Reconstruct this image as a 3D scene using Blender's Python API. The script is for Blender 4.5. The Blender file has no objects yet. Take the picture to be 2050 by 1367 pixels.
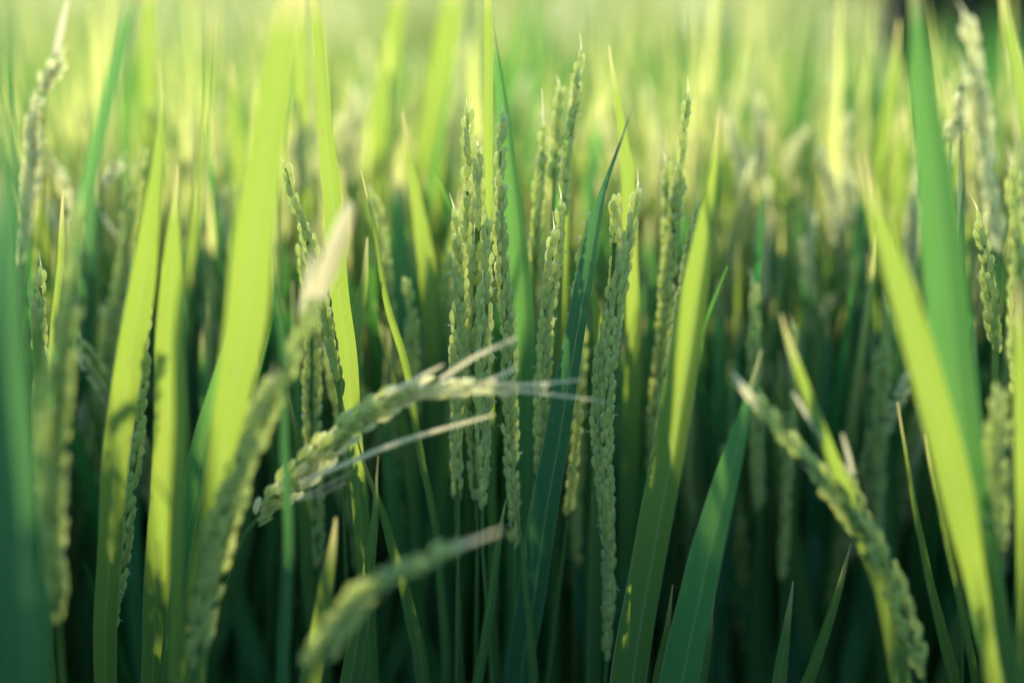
import bpy, math, random
import numpy as np
from mathutils import Vector, noise
R = math.radians
random.seed(7)
rng = np.random.default_rng(11)
scene = bpy.context.scene
COL = scene.collection

# ------------------------------------------------------------------ camera
FPX = 2847.0                                  # focal length in photo pixels (50 mm on 36 mm, 2050 px wide)
PITCH = R(15.5)
CAM = Vector((0, 0, 0.985))
cd = bpy.data.cameras.new('camera'); cam = bpy.data.objects.new('camera', cd); COL.objects.link(cam)
cam.location = CAM; cam.rotation_euler = (R(90) - PITCH, 0, 0)
cd.lens = 50; cd.sensor_width = 36; cd.clip_start = 0.02; cd.clip_end = 500
cd.dof.use_dof = True; cd.dof.focus_distance = 0.715; cd.dof.aperture_fstop = 1.7; cd.dof.aperture_blades = 0
scene.camera = cam

# ------------------------------------------------------------------ light
SUN_EL, SUN_AZ = R(20), R(-15)                # azimuth from +Y (the viewing direction), negative = left
world = bpy.data.worlds.new('World'); scene.world = world; world.use_nodes = True
nt = world.node_tree; bg = nt.nodes['Background']
sky = nt.nodes.new('ShaderNodeTexSky'); sky.sky_type = 'NISHITA'; sky.sun_disc = False
sky.sun_elevation = SUN_EL; sky.sun_rotation = SUN_AZ; sky.air_density = 1.3; sky.dust_density = 0.2; sky.ozone_density = 5.0
nt.links.new(sky.outputs[0], bg.inputs[0]); bg.inputs[1].default_value = 0.15
sd = bpy.data.lights.new('sun', 'SUN'); sd.energy = 4.2; sd.angle = R(1.2); sd.color = (1.0, 0.93, 0.77)
sun = bpy.data.objects.new('sun', sd); COL.objects.link(sun)
sdir = Vector((math.sin(SUN_AZ) * math.cos(SUN_EL), math.cos(SUN_AZ) * math.cos(SUN_EL), math.sin(SUN_EL)))
sun.rotation_euler = sdir.to_track_quat('Z', 'Y').to_euler()
scene.view_settings.view_transform = 'Standard'; scene.view_settings.look = 'None'
scene.view_settings.exposure = 1.33; scene.view_settings.gamma = 1.0
scene.cycles.max_bounces = 8; scene.cycles.diffuse_bounces = 5; scene.cycles.transmission_bounces = 6
scene.cycles.use_denoising = True

# ------------------------------------------------------------------ materials
def mat(name):
    m = bpy.data.materials.new(name); m.use_nodes = True
    t = m.node_tree; t.nodes.clear(); return m, t, t.nodes, t.links

def mathn(N, L, op, a, b=None):
    n = N.new('ShaderNodeMath'); n.operation = op
    for i, v in enumerate((a, b)):
        if v is None: continue
        if isinstance(v, (int, float)): n.inputs[i].default_value = v
        else: L.new(v, n.inputs[i])
    return n.outputs[0]

def mixc(N, L, fac, a, b):
    n = N.new('ShaderNodeMix'); n.data_type = 'RGBA'
    for s, v in ((n.inputs[0], fac), (n.inputs[6], a), (n.inputs[7], b)):
        if isinstance(v, (int, float)): s.default_value = v
        elif isinstance(v, tuple): s.default_value = (*v, 1)
        else: L.new(v, s)
    return n.outputs[2]

def leaf_material(name, r1, r2, t1, t2, tfac=0.5, rough=0.42, veins=True):
    m, t, N, L = mat(name)
    out = N.new('ShaderNodeOutputMaterial')
    info = N.new('ShaderNodeObjectInfo')
    tc = N.new('ShaderNodeTexCoord'); geo = N.new('ShaderNodeNewGeometry')
    ns = N.new('ShaderNodeTexNoise'); ns.inputs['Scale'].default_value = 9; ns.inputs['Detail'].default_value = 3
    L.new(geo.outputs['Position'], ns.inputs['Vector'])
    isl = geo.outputs['Random Per Island']
    v = mathn(N, L, 'ADD', mathn(N, L, 'MULTIPLY', ns.outputs[0], 0.7), mathn(N, L, 'MULTIPLY', isl, 0.75))
    v = mathn(N, L, 'SUBTRACT', v, 0.22); 
    sep = N.new('ShaderNodeSeparateXYZ'); L.new(tc.outputs['UV'], sep.inputs[0])
    refl = mixc(N, L, v, r1, r2); trans = mixc(N, L, v, t1, t2)
    # tiny blemishes, long along the blade
    mp = N.new('ShaderNodeMapping'); mp.inputs['Scale'].default_value = (40, 1.5, 1); L.new(tc.outputs['UV'], mp.inputs[0])
    n2 = N.new('ShaderNodeTexNoise'); n2.inputs['Scale'].default_value = 1.0; n2.inputs['Detail'].default_value = 4
    L.new(mp.outputs[0], n2.inputs['Vector'])
    if veins:
        # parallel veins across the blade, a pale midrib
        w = mathn(N, L, 'SINE', mathn(N, L, 'MULTIPLY', sep.outputs[0], 6.2832 * 9))
        w = mathn(N, L, 'ADD', mathn(N, L, 'MULTIPLY', w, 0.5), 0.5)
        streak = mathn(N, L, 'ADD', mathn(N, L, 'MULTIPLY', w, 0.45), mathn(N, L, 'MULTIPLY', n2.outputs[0], 1.1))
        dk = mathn(N, L, 'MULTIPLY', streak, 0.42)
        refl = mixc(N, L, dk, refl, (r2[0]*1.9, r2[1]*1.6, r2[2]*1.9))
        trans = mixc(N, L, mathn(N, L, 'MULTIPLY', streak, 0.62), trans, (t1[0]*0.5, t1[1]*0.66, t1[2]*0.6))
        mid = mathn(N, L, 'ABSOLUTE', mathn(N, L, 'SUBTRACT', sep.outputs[0], 0.5))
        rib = mathn(N, L, 'LESS_THAN', mid, 0.03)
        edge = mathn(N, L, 'GREATER_THAN', mid, 0.482)
        refl = mixc(N, L, mathn(N, L, 'MULTIPLY', rib, 0.55), refl, (0.30, 0.40, 0.20))
        refl = mixc(N, L, mathn(N, L, 'MULTIPLY', edge, 0.6), refl, (0.5, 0.55, 0.33))
        trans = mixc(N, L, mathn(N, L, 'MULTIPLY', rib, 0.4), trans, (0.25, 0.36, 0.10))
    if veins:
        # dried tip and small dry specks
        tip = N.new('ShaderNodeMapRange'); L.new(sep.outputs[1], tip.inputs[0]); tip.inputs[1].default_value = 0.03; tip.inputs[2].default_value = 0.11
        tip.inputs[3].default_value = 0.8; tip.inputs[4].default_value = 0.0
        refl = mixc(N, L, tip.outputs[0], refl, (0.42, 0.36, 0.18)); trans = mixc(N, L, tip.outputs[0], trans, (0.6, 0.5, 0.2))
        spk = N.new('ShaderNodeTexNoise'); spk.inputs['Scale'].default_value = 260; spk.inputs['Detail'].default_value = 2; L.new(geo.outputs['Position'], spk.inputs['Vector'])
        sp2 = mathn(N, L, 'GREATER_THAN', spk.outputs[0], 0.70)
        refl = mixc(N, L, mathn(N, L, 'MULTIPLY', sp2, 0.5), refl, (0.25, 0.22, 0.10)); trans = mixc(N, L, mathn(N, L, 'MULTIPLY', sp2, 0.45), trans, (0.25, 0.2, 0.06))
    p = N.new('ShaderNodeBsdfPrincipled'); L.new(refl, p.inputs['Base Color'])
    p.inputs['Roughness'].default_value = rough; p.inputs['Specular IOR Level'].default_value = 0.45
    tr = N.new('ShaderNodeBsdfTranslucent'); L.new(trans, tr.inputs[0])
    if veins:
        b = N.new('ShaderNodeBump'); b.inputs['Strength'].default_value = 0.35; b.inputs['Distance'].default_value = 0.0006
        L.new(streak, b.inputs['Height']); L.new(b.outputs[0], p.inputs['Normal'])
    mx = N.new('ShaderNodeMixShader'); mx.inputs[0].default_value = tfac
    L.new(p.outputs[0], mx.inputs[1]); L.new(tr.outputs[0], mx.inputs[2]); L.new(mx.outputs[0], out.inputs[0])
    return m

def grain_material(name, c1, c2, tc_, rough=0.6, tfac=0.35):
    m, t, N, L = mat(name)
    out = N.new('ShaderNodeOutputMaterial'); geo = N.new('ShaderNodeNewGeometry')
    v = geo.outputs['Random Per Island']
    ns = N.new('ShaderNodeTexNoise'); ns.inputs['Scale'].default_value = 900; L.new(geo.outputs['Position'], ns.inputs['Vector'])
    col = mixc(N, L, v, c1, c2)
    col = mixc(N, L, mathn(N, L, 'MULTIPLY', ns.outputs[0], 0.22), col, (c2[0]*0.55, c2[1]*0.6, c2[2]*0.5))
    p = N.new('ShaderNodeBsdfPrincipled'); L.new(col, p.inputs['Base Color']); p.inputs['Roughness'].default_value = rough
    p.inputs['Specular IOR Level'].default_value = 0.3
    p.inputs['Sheen Weight'].default_value = 1.0; p.inputs['Sheen Roughness'].default_value = 0.3
    b = N.new('ShaderNodeBump'); b.inputs['Strength'].default_value = 0.4; b.inputs['Distance'].default_value = 0.0003
    L.new(ns.outputs[0], b.inputs['Height']); L.new(b.outputs[0], p.inputs['Normal'])
    tr = N.new('ShaderNodeBsdfTranslucent'); tr.inputs[0].default_value = (*tc_, 1)
    mx = N.new('ShaderNodeMixShader'); mx.inputs[0].default_value = tfac
    L.new(p.outputs[0], mx.inputs[1]); L.new(tr.outputs[0], mx.inputs[2]); L.new(mx.outputs[0], out.inputs[0])
    return m

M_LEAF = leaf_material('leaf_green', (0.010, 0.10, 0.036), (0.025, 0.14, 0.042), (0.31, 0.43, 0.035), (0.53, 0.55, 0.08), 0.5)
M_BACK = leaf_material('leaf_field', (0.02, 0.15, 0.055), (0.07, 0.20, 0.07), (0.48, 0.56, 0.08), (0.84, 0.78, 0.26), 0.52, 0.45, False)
M_SHADE = leaf_material('leaf_painted_shade', (0.014, 0.09, 0.045), (0.022, 0.12, 0.05), (0.10, 0.28, 0.07), (0.16, 0.36, 0.08), 0.42)  # dark teal leaf tone with the shade painted into its colour
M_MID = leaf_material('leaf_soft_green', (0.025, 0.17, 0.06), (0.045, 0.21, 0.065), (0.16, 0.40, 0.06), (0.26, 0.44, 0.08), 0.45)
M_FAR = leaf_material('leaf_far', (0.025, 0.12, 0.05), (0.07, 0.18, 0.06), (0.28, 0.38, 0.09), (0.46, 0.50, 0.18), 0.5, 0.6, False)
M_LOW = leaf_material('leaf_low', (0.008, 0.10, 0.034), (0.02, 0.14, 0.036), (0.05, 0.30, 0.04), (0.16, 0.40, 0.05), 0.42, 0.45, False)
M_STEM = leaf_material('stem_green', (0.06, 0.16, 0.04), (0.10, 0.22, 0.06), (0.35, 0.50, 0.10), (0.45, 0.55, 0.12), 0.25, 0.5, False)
M_GRAIN = grain_material('grain_green', (0.31, 0.46, 0.16), (0.50, 0.60, 0.23), (0.95, 0.95, 0.46), 0.5, 0.58)
M_PALE = grain_material('grain_straw', (0.70, 0.70, 0.42), (0.82, 0.78, 0.52), (1.0, 0.97, 0.66), 0.33, 0.74)
M_HAIR = grain_material('husk_hair', (0.75, 0.74, 0.5), (0.82, 0.8, 0.58), (1.0, 0.97, 0.75), 0.5, 0.8)
M_AWN = grain_material('awn_straw', (0.74, 0.66, 0.42), (0.80, 0.72, 0.50), (1.0, 0.94, 0.70), 0.5, 0.62)
M_ANTH = grain_material('anther_white', (0.55, 0.58, 0.50), (0.65, 0.66, 0.55), (0.7, 0.7, 0.6), 0.6, 0.3)

def ground_material():
    m, t, N, L = mat('mud')
    out = N.new('ShaderNodeOutputMaterial'); tc = N.new('ShaderNodeTexCoord')
    ns = N.new('ShaderNodeTexNoise'); ns.inputs['Scale'].default_value = 3; ns.inputs['Detail'].default_value = 8
    L.new(tc.outputs['Object'], ns.inputs['Vector'])
    col = mixc(N, L, ns.outputs[0], (0.035, 0.028, 0.018), (0.09, 0.075, 0.05))
    p = N.new('ShaderNodeBsdfPrincipled'); L.new(col, p.inputs['Base Color']); p.inputs['Roughness'].default_value = 0.55
    b = N.new('ShaderNodeBump'); b.inputs['Strength'].default_value = 0.6; b.inputs['Distance'].default_value = 0.05
    L.new(ns.outputs[0], b.inputs['Height']); L.new(b.outputs[0], p.inputs['Normal'])
    L.new(p.outputs[0], out.inputs[0]); return m
M_MUD = ground_material()

# ------------------------------------------------------------------ mesh helpers
class MB:
    def __init__(s): s.v = []; s.f = []; s.uv = []; s.mi = []; s.n = 0
    def add(s, v, f, uv=None, mi=0):
        v = np.asarray(v, float); k = len(v)
        s.v.append(v); s.uv.append(np.zeros((k, 2)) if uv is None else np.asarray(uv, float))
        s.f.extend([tuple(i + s.n for i in q) for q in f]); s.mi.extend([mi] * len(f)); s.n += k
    def mesh(s, name, mats, smooth=True):
        me = bpy.data.meshes.new(name)
        V = np.concatenate(s.v); UV = np.concatenate(s.uv)
        me.from_pydata(V.tolist(), [], s.f)
        for m in mats: me.materials.append(m)
        li = np.empty(len(me.loops), dtype=np.int32); me.loops.foreach_get('vertex_index', li)
        ul = me.uv_layers.new(name='uv'); ul.data.foreach_set('uv', UV[li].astype(np.float32).ravel())
        me.polygons.foreach_set('material_index', np.array(s.mi, dtype=np.int32))
        me.polygons.foreach_set('use_smooth', np.full(len(me.polygons), smooth))
        me.update(); return me

def link(name, me, parent=None, origin=None):
    o = bpy.data.objects.new(name, me); COL.objects.link(o)
    if parent is not None: o.parent = parent
    return o

def tag(o, label=None, cat=None, group=None, kind=None):
    if label: o['label'] = label
    if cat: o['category'] = cat
    if group: o['group'] = group
    if kind: o['kind'] = kind
    return o

def spline(P, n):
    """Catmull-Rom through rows of P, resampled to n rows by chord length."""
    P = np.asarray(P, float)
    if len(P) == 2: P = np.array([P[0], (P[0] + P[1]) / 2, P[1]])
    d = np.linalg.norm(np.diff(P[:, :3], axis=0), axis=1); t = np.concatenate([[0], np.cumsum(np.maximum(d, 1e-5))])
    m = np.zeros_like(P)
    m[1:-1] = (P[2:] - P[:-2]) / (t[2:] - t[:-2])[:, None]
    m[0] = (P[1] - P[0]) / (t[1] - t[0]); m[-1] = (P[-1] - P[-2]) / (t[-1] - t[-2])
    q = np.linspace(0, t[-1], n); i = np.clip(np.searchsorted(t, q, side='right') - 1, 0, len(P) - 2)
    h = (t[i + 1] - t[i])[:, None]; u = ((q - t[i])[:, None]) / h
    return ((2*u**3 - 3*u**2 + 1) * P[i] + (u**3 - 2*u**2 + u) * h * m[i] + (-2*u**3 + 3*u**2) * P[i+1] + (u**3 - u**2) * h * m[i+1])

def unit(a): return a / np.maximum(np.linalg.norm(a, axis=-1, keepdims=True), 1e-9)

def ribbon(mb, path, width, yaw, fold, twist=0.0, mi=0, view=None, cols=5):
    """A leaf blade: path (n,3) tip to base, width (n,), V-folded along its midrib, turned by yaw about its own axis."""
    n = len(path); T = unit(np.gradient(path, axis=0))
    view = np.array([0, 1.0, -0.25]) if view is None else view
    W = unit(np.cross(T, view)); Nn = unit(np.cross(W, T))
    s = np.linspace(0, 1, n)
    a = yaw + twist * (s - 0.4)
    ca, sa = np.cos(a)[:, None], np.sin(a)[:, None]
    W2 = W * ca + Nn * sa; N2 = Nn * ca - W * sa
    L = np.concatenate([[0], np.cumsum(np.linalg.norm(np.diff(path, axis=0), axis=1))])
    X = np.linspace(-1, 1, cols)
    V = []; UV = []
    for x in X:
        off = (width / 2)[:, None]
        V.append(path + W2 * off * x * math.cos(fold) - N2 * off * (abs(x) ** 1.15) * math.sin(fold))
        UV.append(np.stack([np.full(n, (x + 1) / 2), L * 4], 1))
    V = np.stack(V, 1).reshape(-1, 3); UV = np.stack(UV, 1).reshape(-1, 2)
    F = [(r*cols + c, r*cols + c + 1, (r+1)*cols + c + 1, (r+1)*cols + c) for r in range(n-1) for c in range(cols-1)]
    mb.add(V, F, UV, mi)

def tube(mb, path, rad, sides=7, mi=0):
    n = len(path); T = unit(np.gradient(path, axis=0)); A = unit(np.cross(T, np.array([0.12, 1.0, 0.2]))); B = np.cross(T, A)
    rad = np.broadcast_to(np.asarray(rad, float), (n,))
    V = []; 
    for k in range(sides):
        a = 2 * math.pi * k / sides
        V.append(path + (A * math.cos(a) + B * math.sin(a)) * rad[:, None])
    V = np.stack(V, 1).reshape(-1, 3)
    F = [(r*sides + c, r*sides + (c+1) % sides, (r+1)*sides + (c+1) % sides, (r+1)*sides + c) for r in range(n-1) for c in range(sides)]
    F.append(tuple(range(sides))); F.append(tuple((n-1)*sides + c for c in reversed(range(sides))))
    mb.add(V, F, None, mi)

# one rice spikelet, unit length along +Z, keeled husks with a small point
def grain_shape(rings, seg):
    V = []; F = []
    prof = [(0.0, 0.10), (0.10, 0.30), (0.28, 0.47), (0.50, 0.52), (0.74, 0.49), (0.90, 0.36), (0.98, 0.16), (1.05, 0.02)] if rings > 6 else \
           [(0.0, 0.12), (0.25, 0.45), (0.55, 0.52), (0.85, 0.28), (1.03, 0.02)]
    for z, r in prof:
        for k in range(seg):
            a = 2 * math.pi * k / seg
            keel = 1.0 + 0.10 * math.cos(3 * a + 0.6)
            V.append((r * 0.46 * math.cos(a) * keel, r * 0.34 * math.sin(a) * keel + 0.05 * math.sin(math.pi * z), z))
    n = len(prof)
    F = [(r*seg + c, r*seg + (c+1) % seg, (r+1)*seg + (c+1) % seg, (r+1)*seg + c) for r in range(n-1) for c in range(seg)]
    F.append(tuple(reversed(range(seg)))); F.append(tuple((n-1)*seg + c for c in range(seg)))
    return np.array(V), F
G_HI = grain_shape(8, 9); G_LO = grain_shape(5, 6)

def chain(mb, path, s0, s1, size=0.0078, hi=True, hairs=0, anth=0.0, spread=1.0, seed=0, mi=0, gap=1.0):
    """A panicle branch: spikelets set in turn round a thin axis, between arc positions s0 and s1 (path runs tip to base)."""
    rd = random.Random(seed)
    L = np.concatenate([[0], np.cumsum(np.linalg.norm(np.diff(path, axis=0), axis=1))]); tot = L[-1]
    a0, a1 = s0 * tot, s1 * tot
    def at(s):
        return np.array([np.interp(s, L, path[:, k]) for k in range(3)])
    keep = (L >= a0 - 1e-9) & (L <= a1); P = np.vstack([at(a0 + size * .6)[None], path[keep & (L > a0 + size * .6)], at(a1)[None]])
    if len(P) >= 3: tube(mb, P, 0.0005, 5, 1)
    GV, GF = G_HI if hi else G_LO
    s = a0 + size; k = 0; ph = rd.uniform(0, 6.28)
    while s < a1:
        p = at(s); t = unit(at(max(s - .004, 0)) - at(min(s + .004, tot)))
        u = unit(np.cross(t, np.array([0.0, 1.0, 0.1]))); w = np.cross(t, u)
        ang = (0, math.pi, math.pi / 2)[(k + (k // 7)) % 3] + rd.uniform(-.4, .4) + 0.35 * math.sin(k * .21 + ph)
        out = u * math.cos(ang) + w * math.sin(ang)
        first = (k == 0)
        tilt = (0.05 if first else rd.uniform(.08, .22)) * spread
        z = unit(t * math.cos(tilt) + out * math.sin(tilt)); x = unit(np.cross(out, z)); y = np.cross(z, x)
        x, y = x, y
        sz = size * rd.uniform(.8, 1.14) * (0.92 if first else 1)
        base = p + out * (0 if first else size * .14 * spread)
        fat = rd.uniform(.82, 1.06) * (1 if rd.random() > .09 else .5)
        V = base + (GV[:, :1] * fat * x + GV[:, 1:2] * fat * y + GV[:, 2:] * z) * sz
        mb.add(V, GF, None, mi)
        for h in range(hairs):
            hz = rd.uniform(.15, 1.0); ha = rd.uniform(0, 6.283); rr = .46 * .5 * math.sin(math.pi * min(hz, .97)) ** .6 * fat
            o1 = x * math.cos(ha) + y * .75 * math.sin(ha)
            b = base + (o1 * rr * .9 + z * hz) * sz
            tip = b + (unit(o1 + z * rd.uniform(.1, .8)) * rd.uniform(.09, .22)) * sz
            sd_ = unit(np.cross(z, o1)) * .0002
            mb.add([b - sd_, b + sd_, tip], [(0, 1, 2)], None, 2)
        if first and rd.random() < .8:
            top = base + z * sz
            tube(mb, np.array([top, top + (z + out * .1) * sz * .3, top + (z + out * .2) * sz * rd.uniform(.5, 1.6)]), [.00045, .0003, .0001], 4, 2)
        if rd.random() < anth:
            q = base + z * sz * .8 + out * sz * .2
            dd = unit(np.array([rd.uniform(-1, 1), rd.uniform(-1, 1), rd.uniform(-1, .4)]))
            tube(mb, np.array([q, q + dd * .0012, q + dd * .0022]), [.0002, .00035, .0002], 4, 3)
        s += size * rd.uniform(.20, .38) * gap; k += 1

PMATS = [M_GRAIN, M_STEM, M_HAIR, M_ANTH]
PMATS_PALE = [M_PALE, M_STEM, M_HAIR, M_ANTH]

# ------------------------------------------------------------------ the traced plants near the camera
cp, sp = math.cos(PITCH), math.sin(PITCH)
def at(px, py, d):
    x = (px - 1025) / FPX; u = (683.5 - py) / FPX
    ry = cp + u * sp; rz = -sp + u * cp
    k = d / ry
    return np.array([x * k, d, CAM.z + rz * k])
def wpx(w, d): return w * d / FPX * 1.02

def near(d): return d if d >= .7 else .7 - (.7 - d) * .62
def trace(s, d, d2=None):
    d = near(d); d2 = near(d2) if d2 else None
    rows = [tuple(float(a) for a in q.split(',')) for q in s.split()]
    d2 = d if d2 is None else d2
    out = []
    for i, q in enumerate(rows):
        f = i / max(1, len(rows) - 1); dd = d + (d2 - d) * f
        out.append([*at(q[0], q[1], dd), wpx(q[2], dd)])
    return np.array(out)

def plant(label, leaves=(), pans=(), group='rice plants standing nearest the lens', lean=0.3):
    """leaves: (trace, depth, options); pans: the same. Everything joins one stem that stands in the mud."""
    el = []
    for kind, lst in (('leaf', leaves), ('panicle', pans)):
        for q in lst:
            o = q[2] if len(q) > 2 else {}
            el.append((kind, trace(q[0], q[1], o.get('d2')), o, q[1]))
    bx = []; zmin = 9
    for kind, P, o, d in el:
        e = P[-1, :3]; t = unit(P[-1, :3] - P[-2, :3])
        hx = e[:2] + t[:2] / max(abs(t[2]), .5) * min(e[2], .5) * lean
        bx.append(hx); zmin = min(zmin, e[2])
    b = np.mean(bx, axis=0)
    base = np.array([b[0], b[1], 0.0]); zt = max(0.15, min(.42, zmin - .16))
    root = bpy.data.objects.new('rice_plant', None); COL.objects.link(root); root.location = base
    root.empty_display_size = .02
    tag(root, label, 'rice plant', group)
    S = np.array([0, 0, zt])
    mb = MB(); zz = np.linspace(0, zt, 7)
    tube(mb, np.stack([zz * 0 + .004 * np.sin(zz * 9), zz * 0, zz], 1), np.linspace(.0045, .0032, 7), 8)
    link('stem', mb.mesh('stem', [M_STEM]), root)
    for i, (kind, P, o, d) in enumerate(el):
        Q = P.copy(); Q[:, :3] -= base
        if kind == 'leaf':
            e = Q[-1]; m = (e[:3] * .55 + S * .45); t = unit(Q[-1, :3] - Q[-2, :3]); m = m + t * .02
            full = np.vstack([Q, [[*m, max(e[3] * .8, .006)]], [[*S, .004]]])
            C = spline(full, 56); w = np.maximum(C[:, 3], .0008)
            mb = MB()
            yaw = o.get('yaw', random.uniform(-.45, .45)); fold = o.get('fold', random.uniform(.18, .42))
            r = random.random() * 50
            wob = np.array([noise.noise(Vector((r, k * .19, 0))) for k in range(56)])
            C[:, 0] += wob * .0012; C[:, 1] += wob * .003
            ww = w / (math.cos(fold) * max(.42, math.cos(yaw)))
            ribbon(mb, C[:, :3], ww, yaw, fold, o.get('tw', random.uniform(-.5, .5)), cols=7)
            link('leaf', mb.mesh('leaf', [o.get('mat', M_LEAF)]), root)
        else:
            e = Q[-1]; stalk = spline(np.vstack([Q[-2:, :3], [(e[:3] * .5 + S * .5)], [S]]), 24)
            mb = MB()
            C = spline(Q, 40); tube(mb, np.vstack([C[8:, :3], stalk[10:]]), .0010, 6)
            pr = link('panicle', mb.mesh('panicle_axis', [M_STEM]), root)
            W = C[:, 3]; tot = np.linalg.norm(np.diff(C[:, :3], axis=0), axis=1).sum()
            Wm = np.percentile(W, 75); n = o.get('n', max(1, int(round(Wm / .0052))))
            T = unit(np.gradient(C[:, :3], axis=0)); U = unit(np.cross(T, np.array([0, 1, .1]))); 
            for k in range(n):
                off = 0 if n == 1 else (k / (n - 1) - .5)
                mb = MB(); r = random.random() * 99
                sway = np.array([noise.noise(Vector((r, j * .09, 1))) for j in range(40)])
                dep = (random.uniform(-1, 1)) * .0022
                pth = C[:, :3] + U * ((off * np.maximum(W - .0045, 0) * 1.0) + sway * .0016)[:, None] + np.array([0, 1, 0]) * (dep + sway * .002)[:, None]
                s0 = 0 if (k == o.get('lead', n // 2)) else random.uniform(.06, .34); s1 = random.uniform(.86, 1) if n > 1 else 1
                chain(mb, pth, s0, s1, o.get('size', .0071), o.get('hi', True), o.get('hair', 14), o.get('anth', .12), o.get('spread', 1), seed=int(r * 1000), gap=o.get('gap', 1))
                link('grain_branch', mb.mesh('grain_branch', PMATS_PALE if (o.get('pale') is True or (o.get('pale') == 'mix' and k % 2)) else PMATS), pr)
            for a in o.get('awns', ()):
                A = trace(a, d, o.get('da', d)); A[:, :3] -= base; A = spline(A, 10)
                mb = MB(); tube(mb, A[:, :3], np.maximum(A[:, 3] / 2, .00025), 6)
                link('awn', mb.mesh('awn', [M_AWN]), pr)
    return root

Lf = {}
plant('rice plant with the widest glowing yellow-green leaf, rising past the top edge',
      [('590,-60,36 577,20,46 550,190,60 528,350,70 508,500,80 492,640,82 474,750,72 455,850,62 435,960,56 412,1100,60 395,1240,56 385,1367,50', .50, dict(yaw=.26, fold=.12, tw=.0))])
plant('rice plant with a broad shaded green leaf just left of the widest glowing leaf',
      [('467,610,4 458,690,20 440,770,36 415,870,46 393,970,52 372,1090,54 355,1220,52 345,1367,46', .62, dict(yaw=-.6, fold=.3, tw=0, mat=M_MID))])
plant('rice plant whose upright leaf is a long bright strip ending in shade at left',
      [('350,330,3 350,420,14 345,520,34 340,620,46 337,740,54 334,860,56 328,980,56 320,1100,56 312,1230,50 305,1367,46', .60, dict(yaw=.26, fold=.1, tw=.0))])
plant('rice plant with a needle-tipped leaf, yellow above, left of the long bright strip leaf',
      [('319,120,2 318,240,10 312,370,26 297,490,42 280,600,52 262,710,54 244,820,54 230,950,52 220,1100,50 212,1367,46', .585, dict(yaw=.2, fold=.2, tw=.1))],
      [('300,600,8 290,680,24 280,760,30 272,860,30 262,960,22 250,1080,12 236,1200,8 232,1270,5', .63, dict(n=2, anth=.2))])
plant('rice plant with a green leaf leaning up to the top edge by the sparkling heads',
      [('285,-80,14 262,0,24 240,110,32 218,220,36 193,330,36 170,430,32 148,540,32 128,680,36 112,850,40 100,1100,44 95,1367,44', .52, dict(yaw=-.5, fold=.3, mat=M_MID))])
plant('rice plant with the dark out-of-focus leaf filling the left edge',
      [('22,-150,14 20,60,24 18,250,34 16,420,60 20,560,76 28,720,86 38,900,92 48,1100,94 56,1367,96', .34, dict(yaw=-.5, fold=.15, tw=.0, mat=M_SHADE)),
       ('-14,330,3 -16,420,50 -14,560,78 -6,720,88 5,900,92 14,1100,94 22,1367,96', .37, dict(yaw=-.5, fold=.15, tw=.0, mat=M_SHADE)),  # leaf added behind and left, mostly out of view, to shade the first
       ('-44,350,3 -44,440,54 -42,560,80 -34,720,90 -24,900,92 -14,1100,94 -6,1367,96', .40, dict(yaw=-.5, fold=.15, tw=.0, mat=M_SHADE))])  # second added shade caster, further back and out of view
plant('rice plant with a hair-thin grey-green leaf curving up between the bright leaves at left',
      [('426,20,2 415,160,5 403,300,8 388,420,11 375,520,13 364,610,14 356,760,16 350,1000,20 345,1367,24', .50, dict(yaw=.9, fold=.5))])
plant('rice plant with a narrow dark teal leaf crossing in front of the drooping seed heads',
      [('556,420,2 560,560,11 568,700,17 575,850,21 579,1000,24 577,1150,28 570,1367,32', .50, dict(yaw=-.8, fold=.2, tw=.0, mat=M_SHADE))])
plant('rice plant with a leaf bright above, green below, right of the widest glowing leaf',
      [('612,-60,8 626,0,18 640,130,24 652,250,30 663,380,36 674,500,38 684,620,38 696,740,38 708,860,36 722,1000,34 735,1180,34 742,1367,34', .68, dict(yaw=.1, fold=.25, tw=.1))])
plant('rice plant with a short bright pointed leaf just right of the straw-coloured tip',
      [('736,475,3 730,545,13 719,620,24 711,700,28 707,780,28 706,870,26 712,1000,26 722,1150,26 730,1367,26', .74, dict(yaw=0, fold=.12))])
plant('rice plant with a slim pale-edged leaf slanting down right beside a single faint seed head',
      [('727,340,2 744,430,8 764,545,12 786,640,16 806,712,17 828,820,16 846,910,16 862,985,15 880,1100,16 895,1367,20', .70, dict(yaw=-.6, fold=.3))],
      [('742,385,12 756,430,20 768,500,24 778,600,24 786,700,24 793,850,20 798,960,16 802,1060,8', .80, dict(anth=.1))])
plant('rice plant with a stubby rounded seed head, left of the central cluster',
      [('775,660,2 790,760,10 808,860,16 826,1000,20 840,1200,24 846,1367,26', .76)],
      [('808,550,14 815,600,24 823,660,26 828,740,22 832,860,14', .78, dict(n=2))])
plant('rice plant with a bright leaf splashed with leaf shadows left of the central cluster',
      [('803,225,2 822,330,13 838,430,26 852,510,34 864,600,40 874,700,42 880,820,42 884,960,40 890,1150,38 896,1367,36', .80, dict(yaw=-.1, fold=.15)),
       ('925,380,2 905,470,16 890,560,26 882,650,28 880,800,28 884,1000,28', .83, dict(yaw=.2))])
plant('rice plant with a mid-green leaf tip standing alone at the bottom edge left of centre',
      [('758,912,2 753,1000,11 744,1100,22 730,1200,32 714,1290,40 700,1367,44', .62, dict(yaw=0, fold=.2))])
plant('rice plant with a soft grey-green leaf tip behind the lowest drooping seed head',
      [('673,1035,3 664,1110,20 652,1190,32 636,1280,40 620,1367,46', .54, dict(yaw=.2, fold=.25))])
plant('rice plant with a thin yellow-tipped leaf under the bristles of the drooping head',
      [('716,872,2 733,925,8 757,1000,15 785,1085,22 812,1180,26 838,1290,30 850,1367,30', .66, dict(yaw=-.4))])
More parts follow.
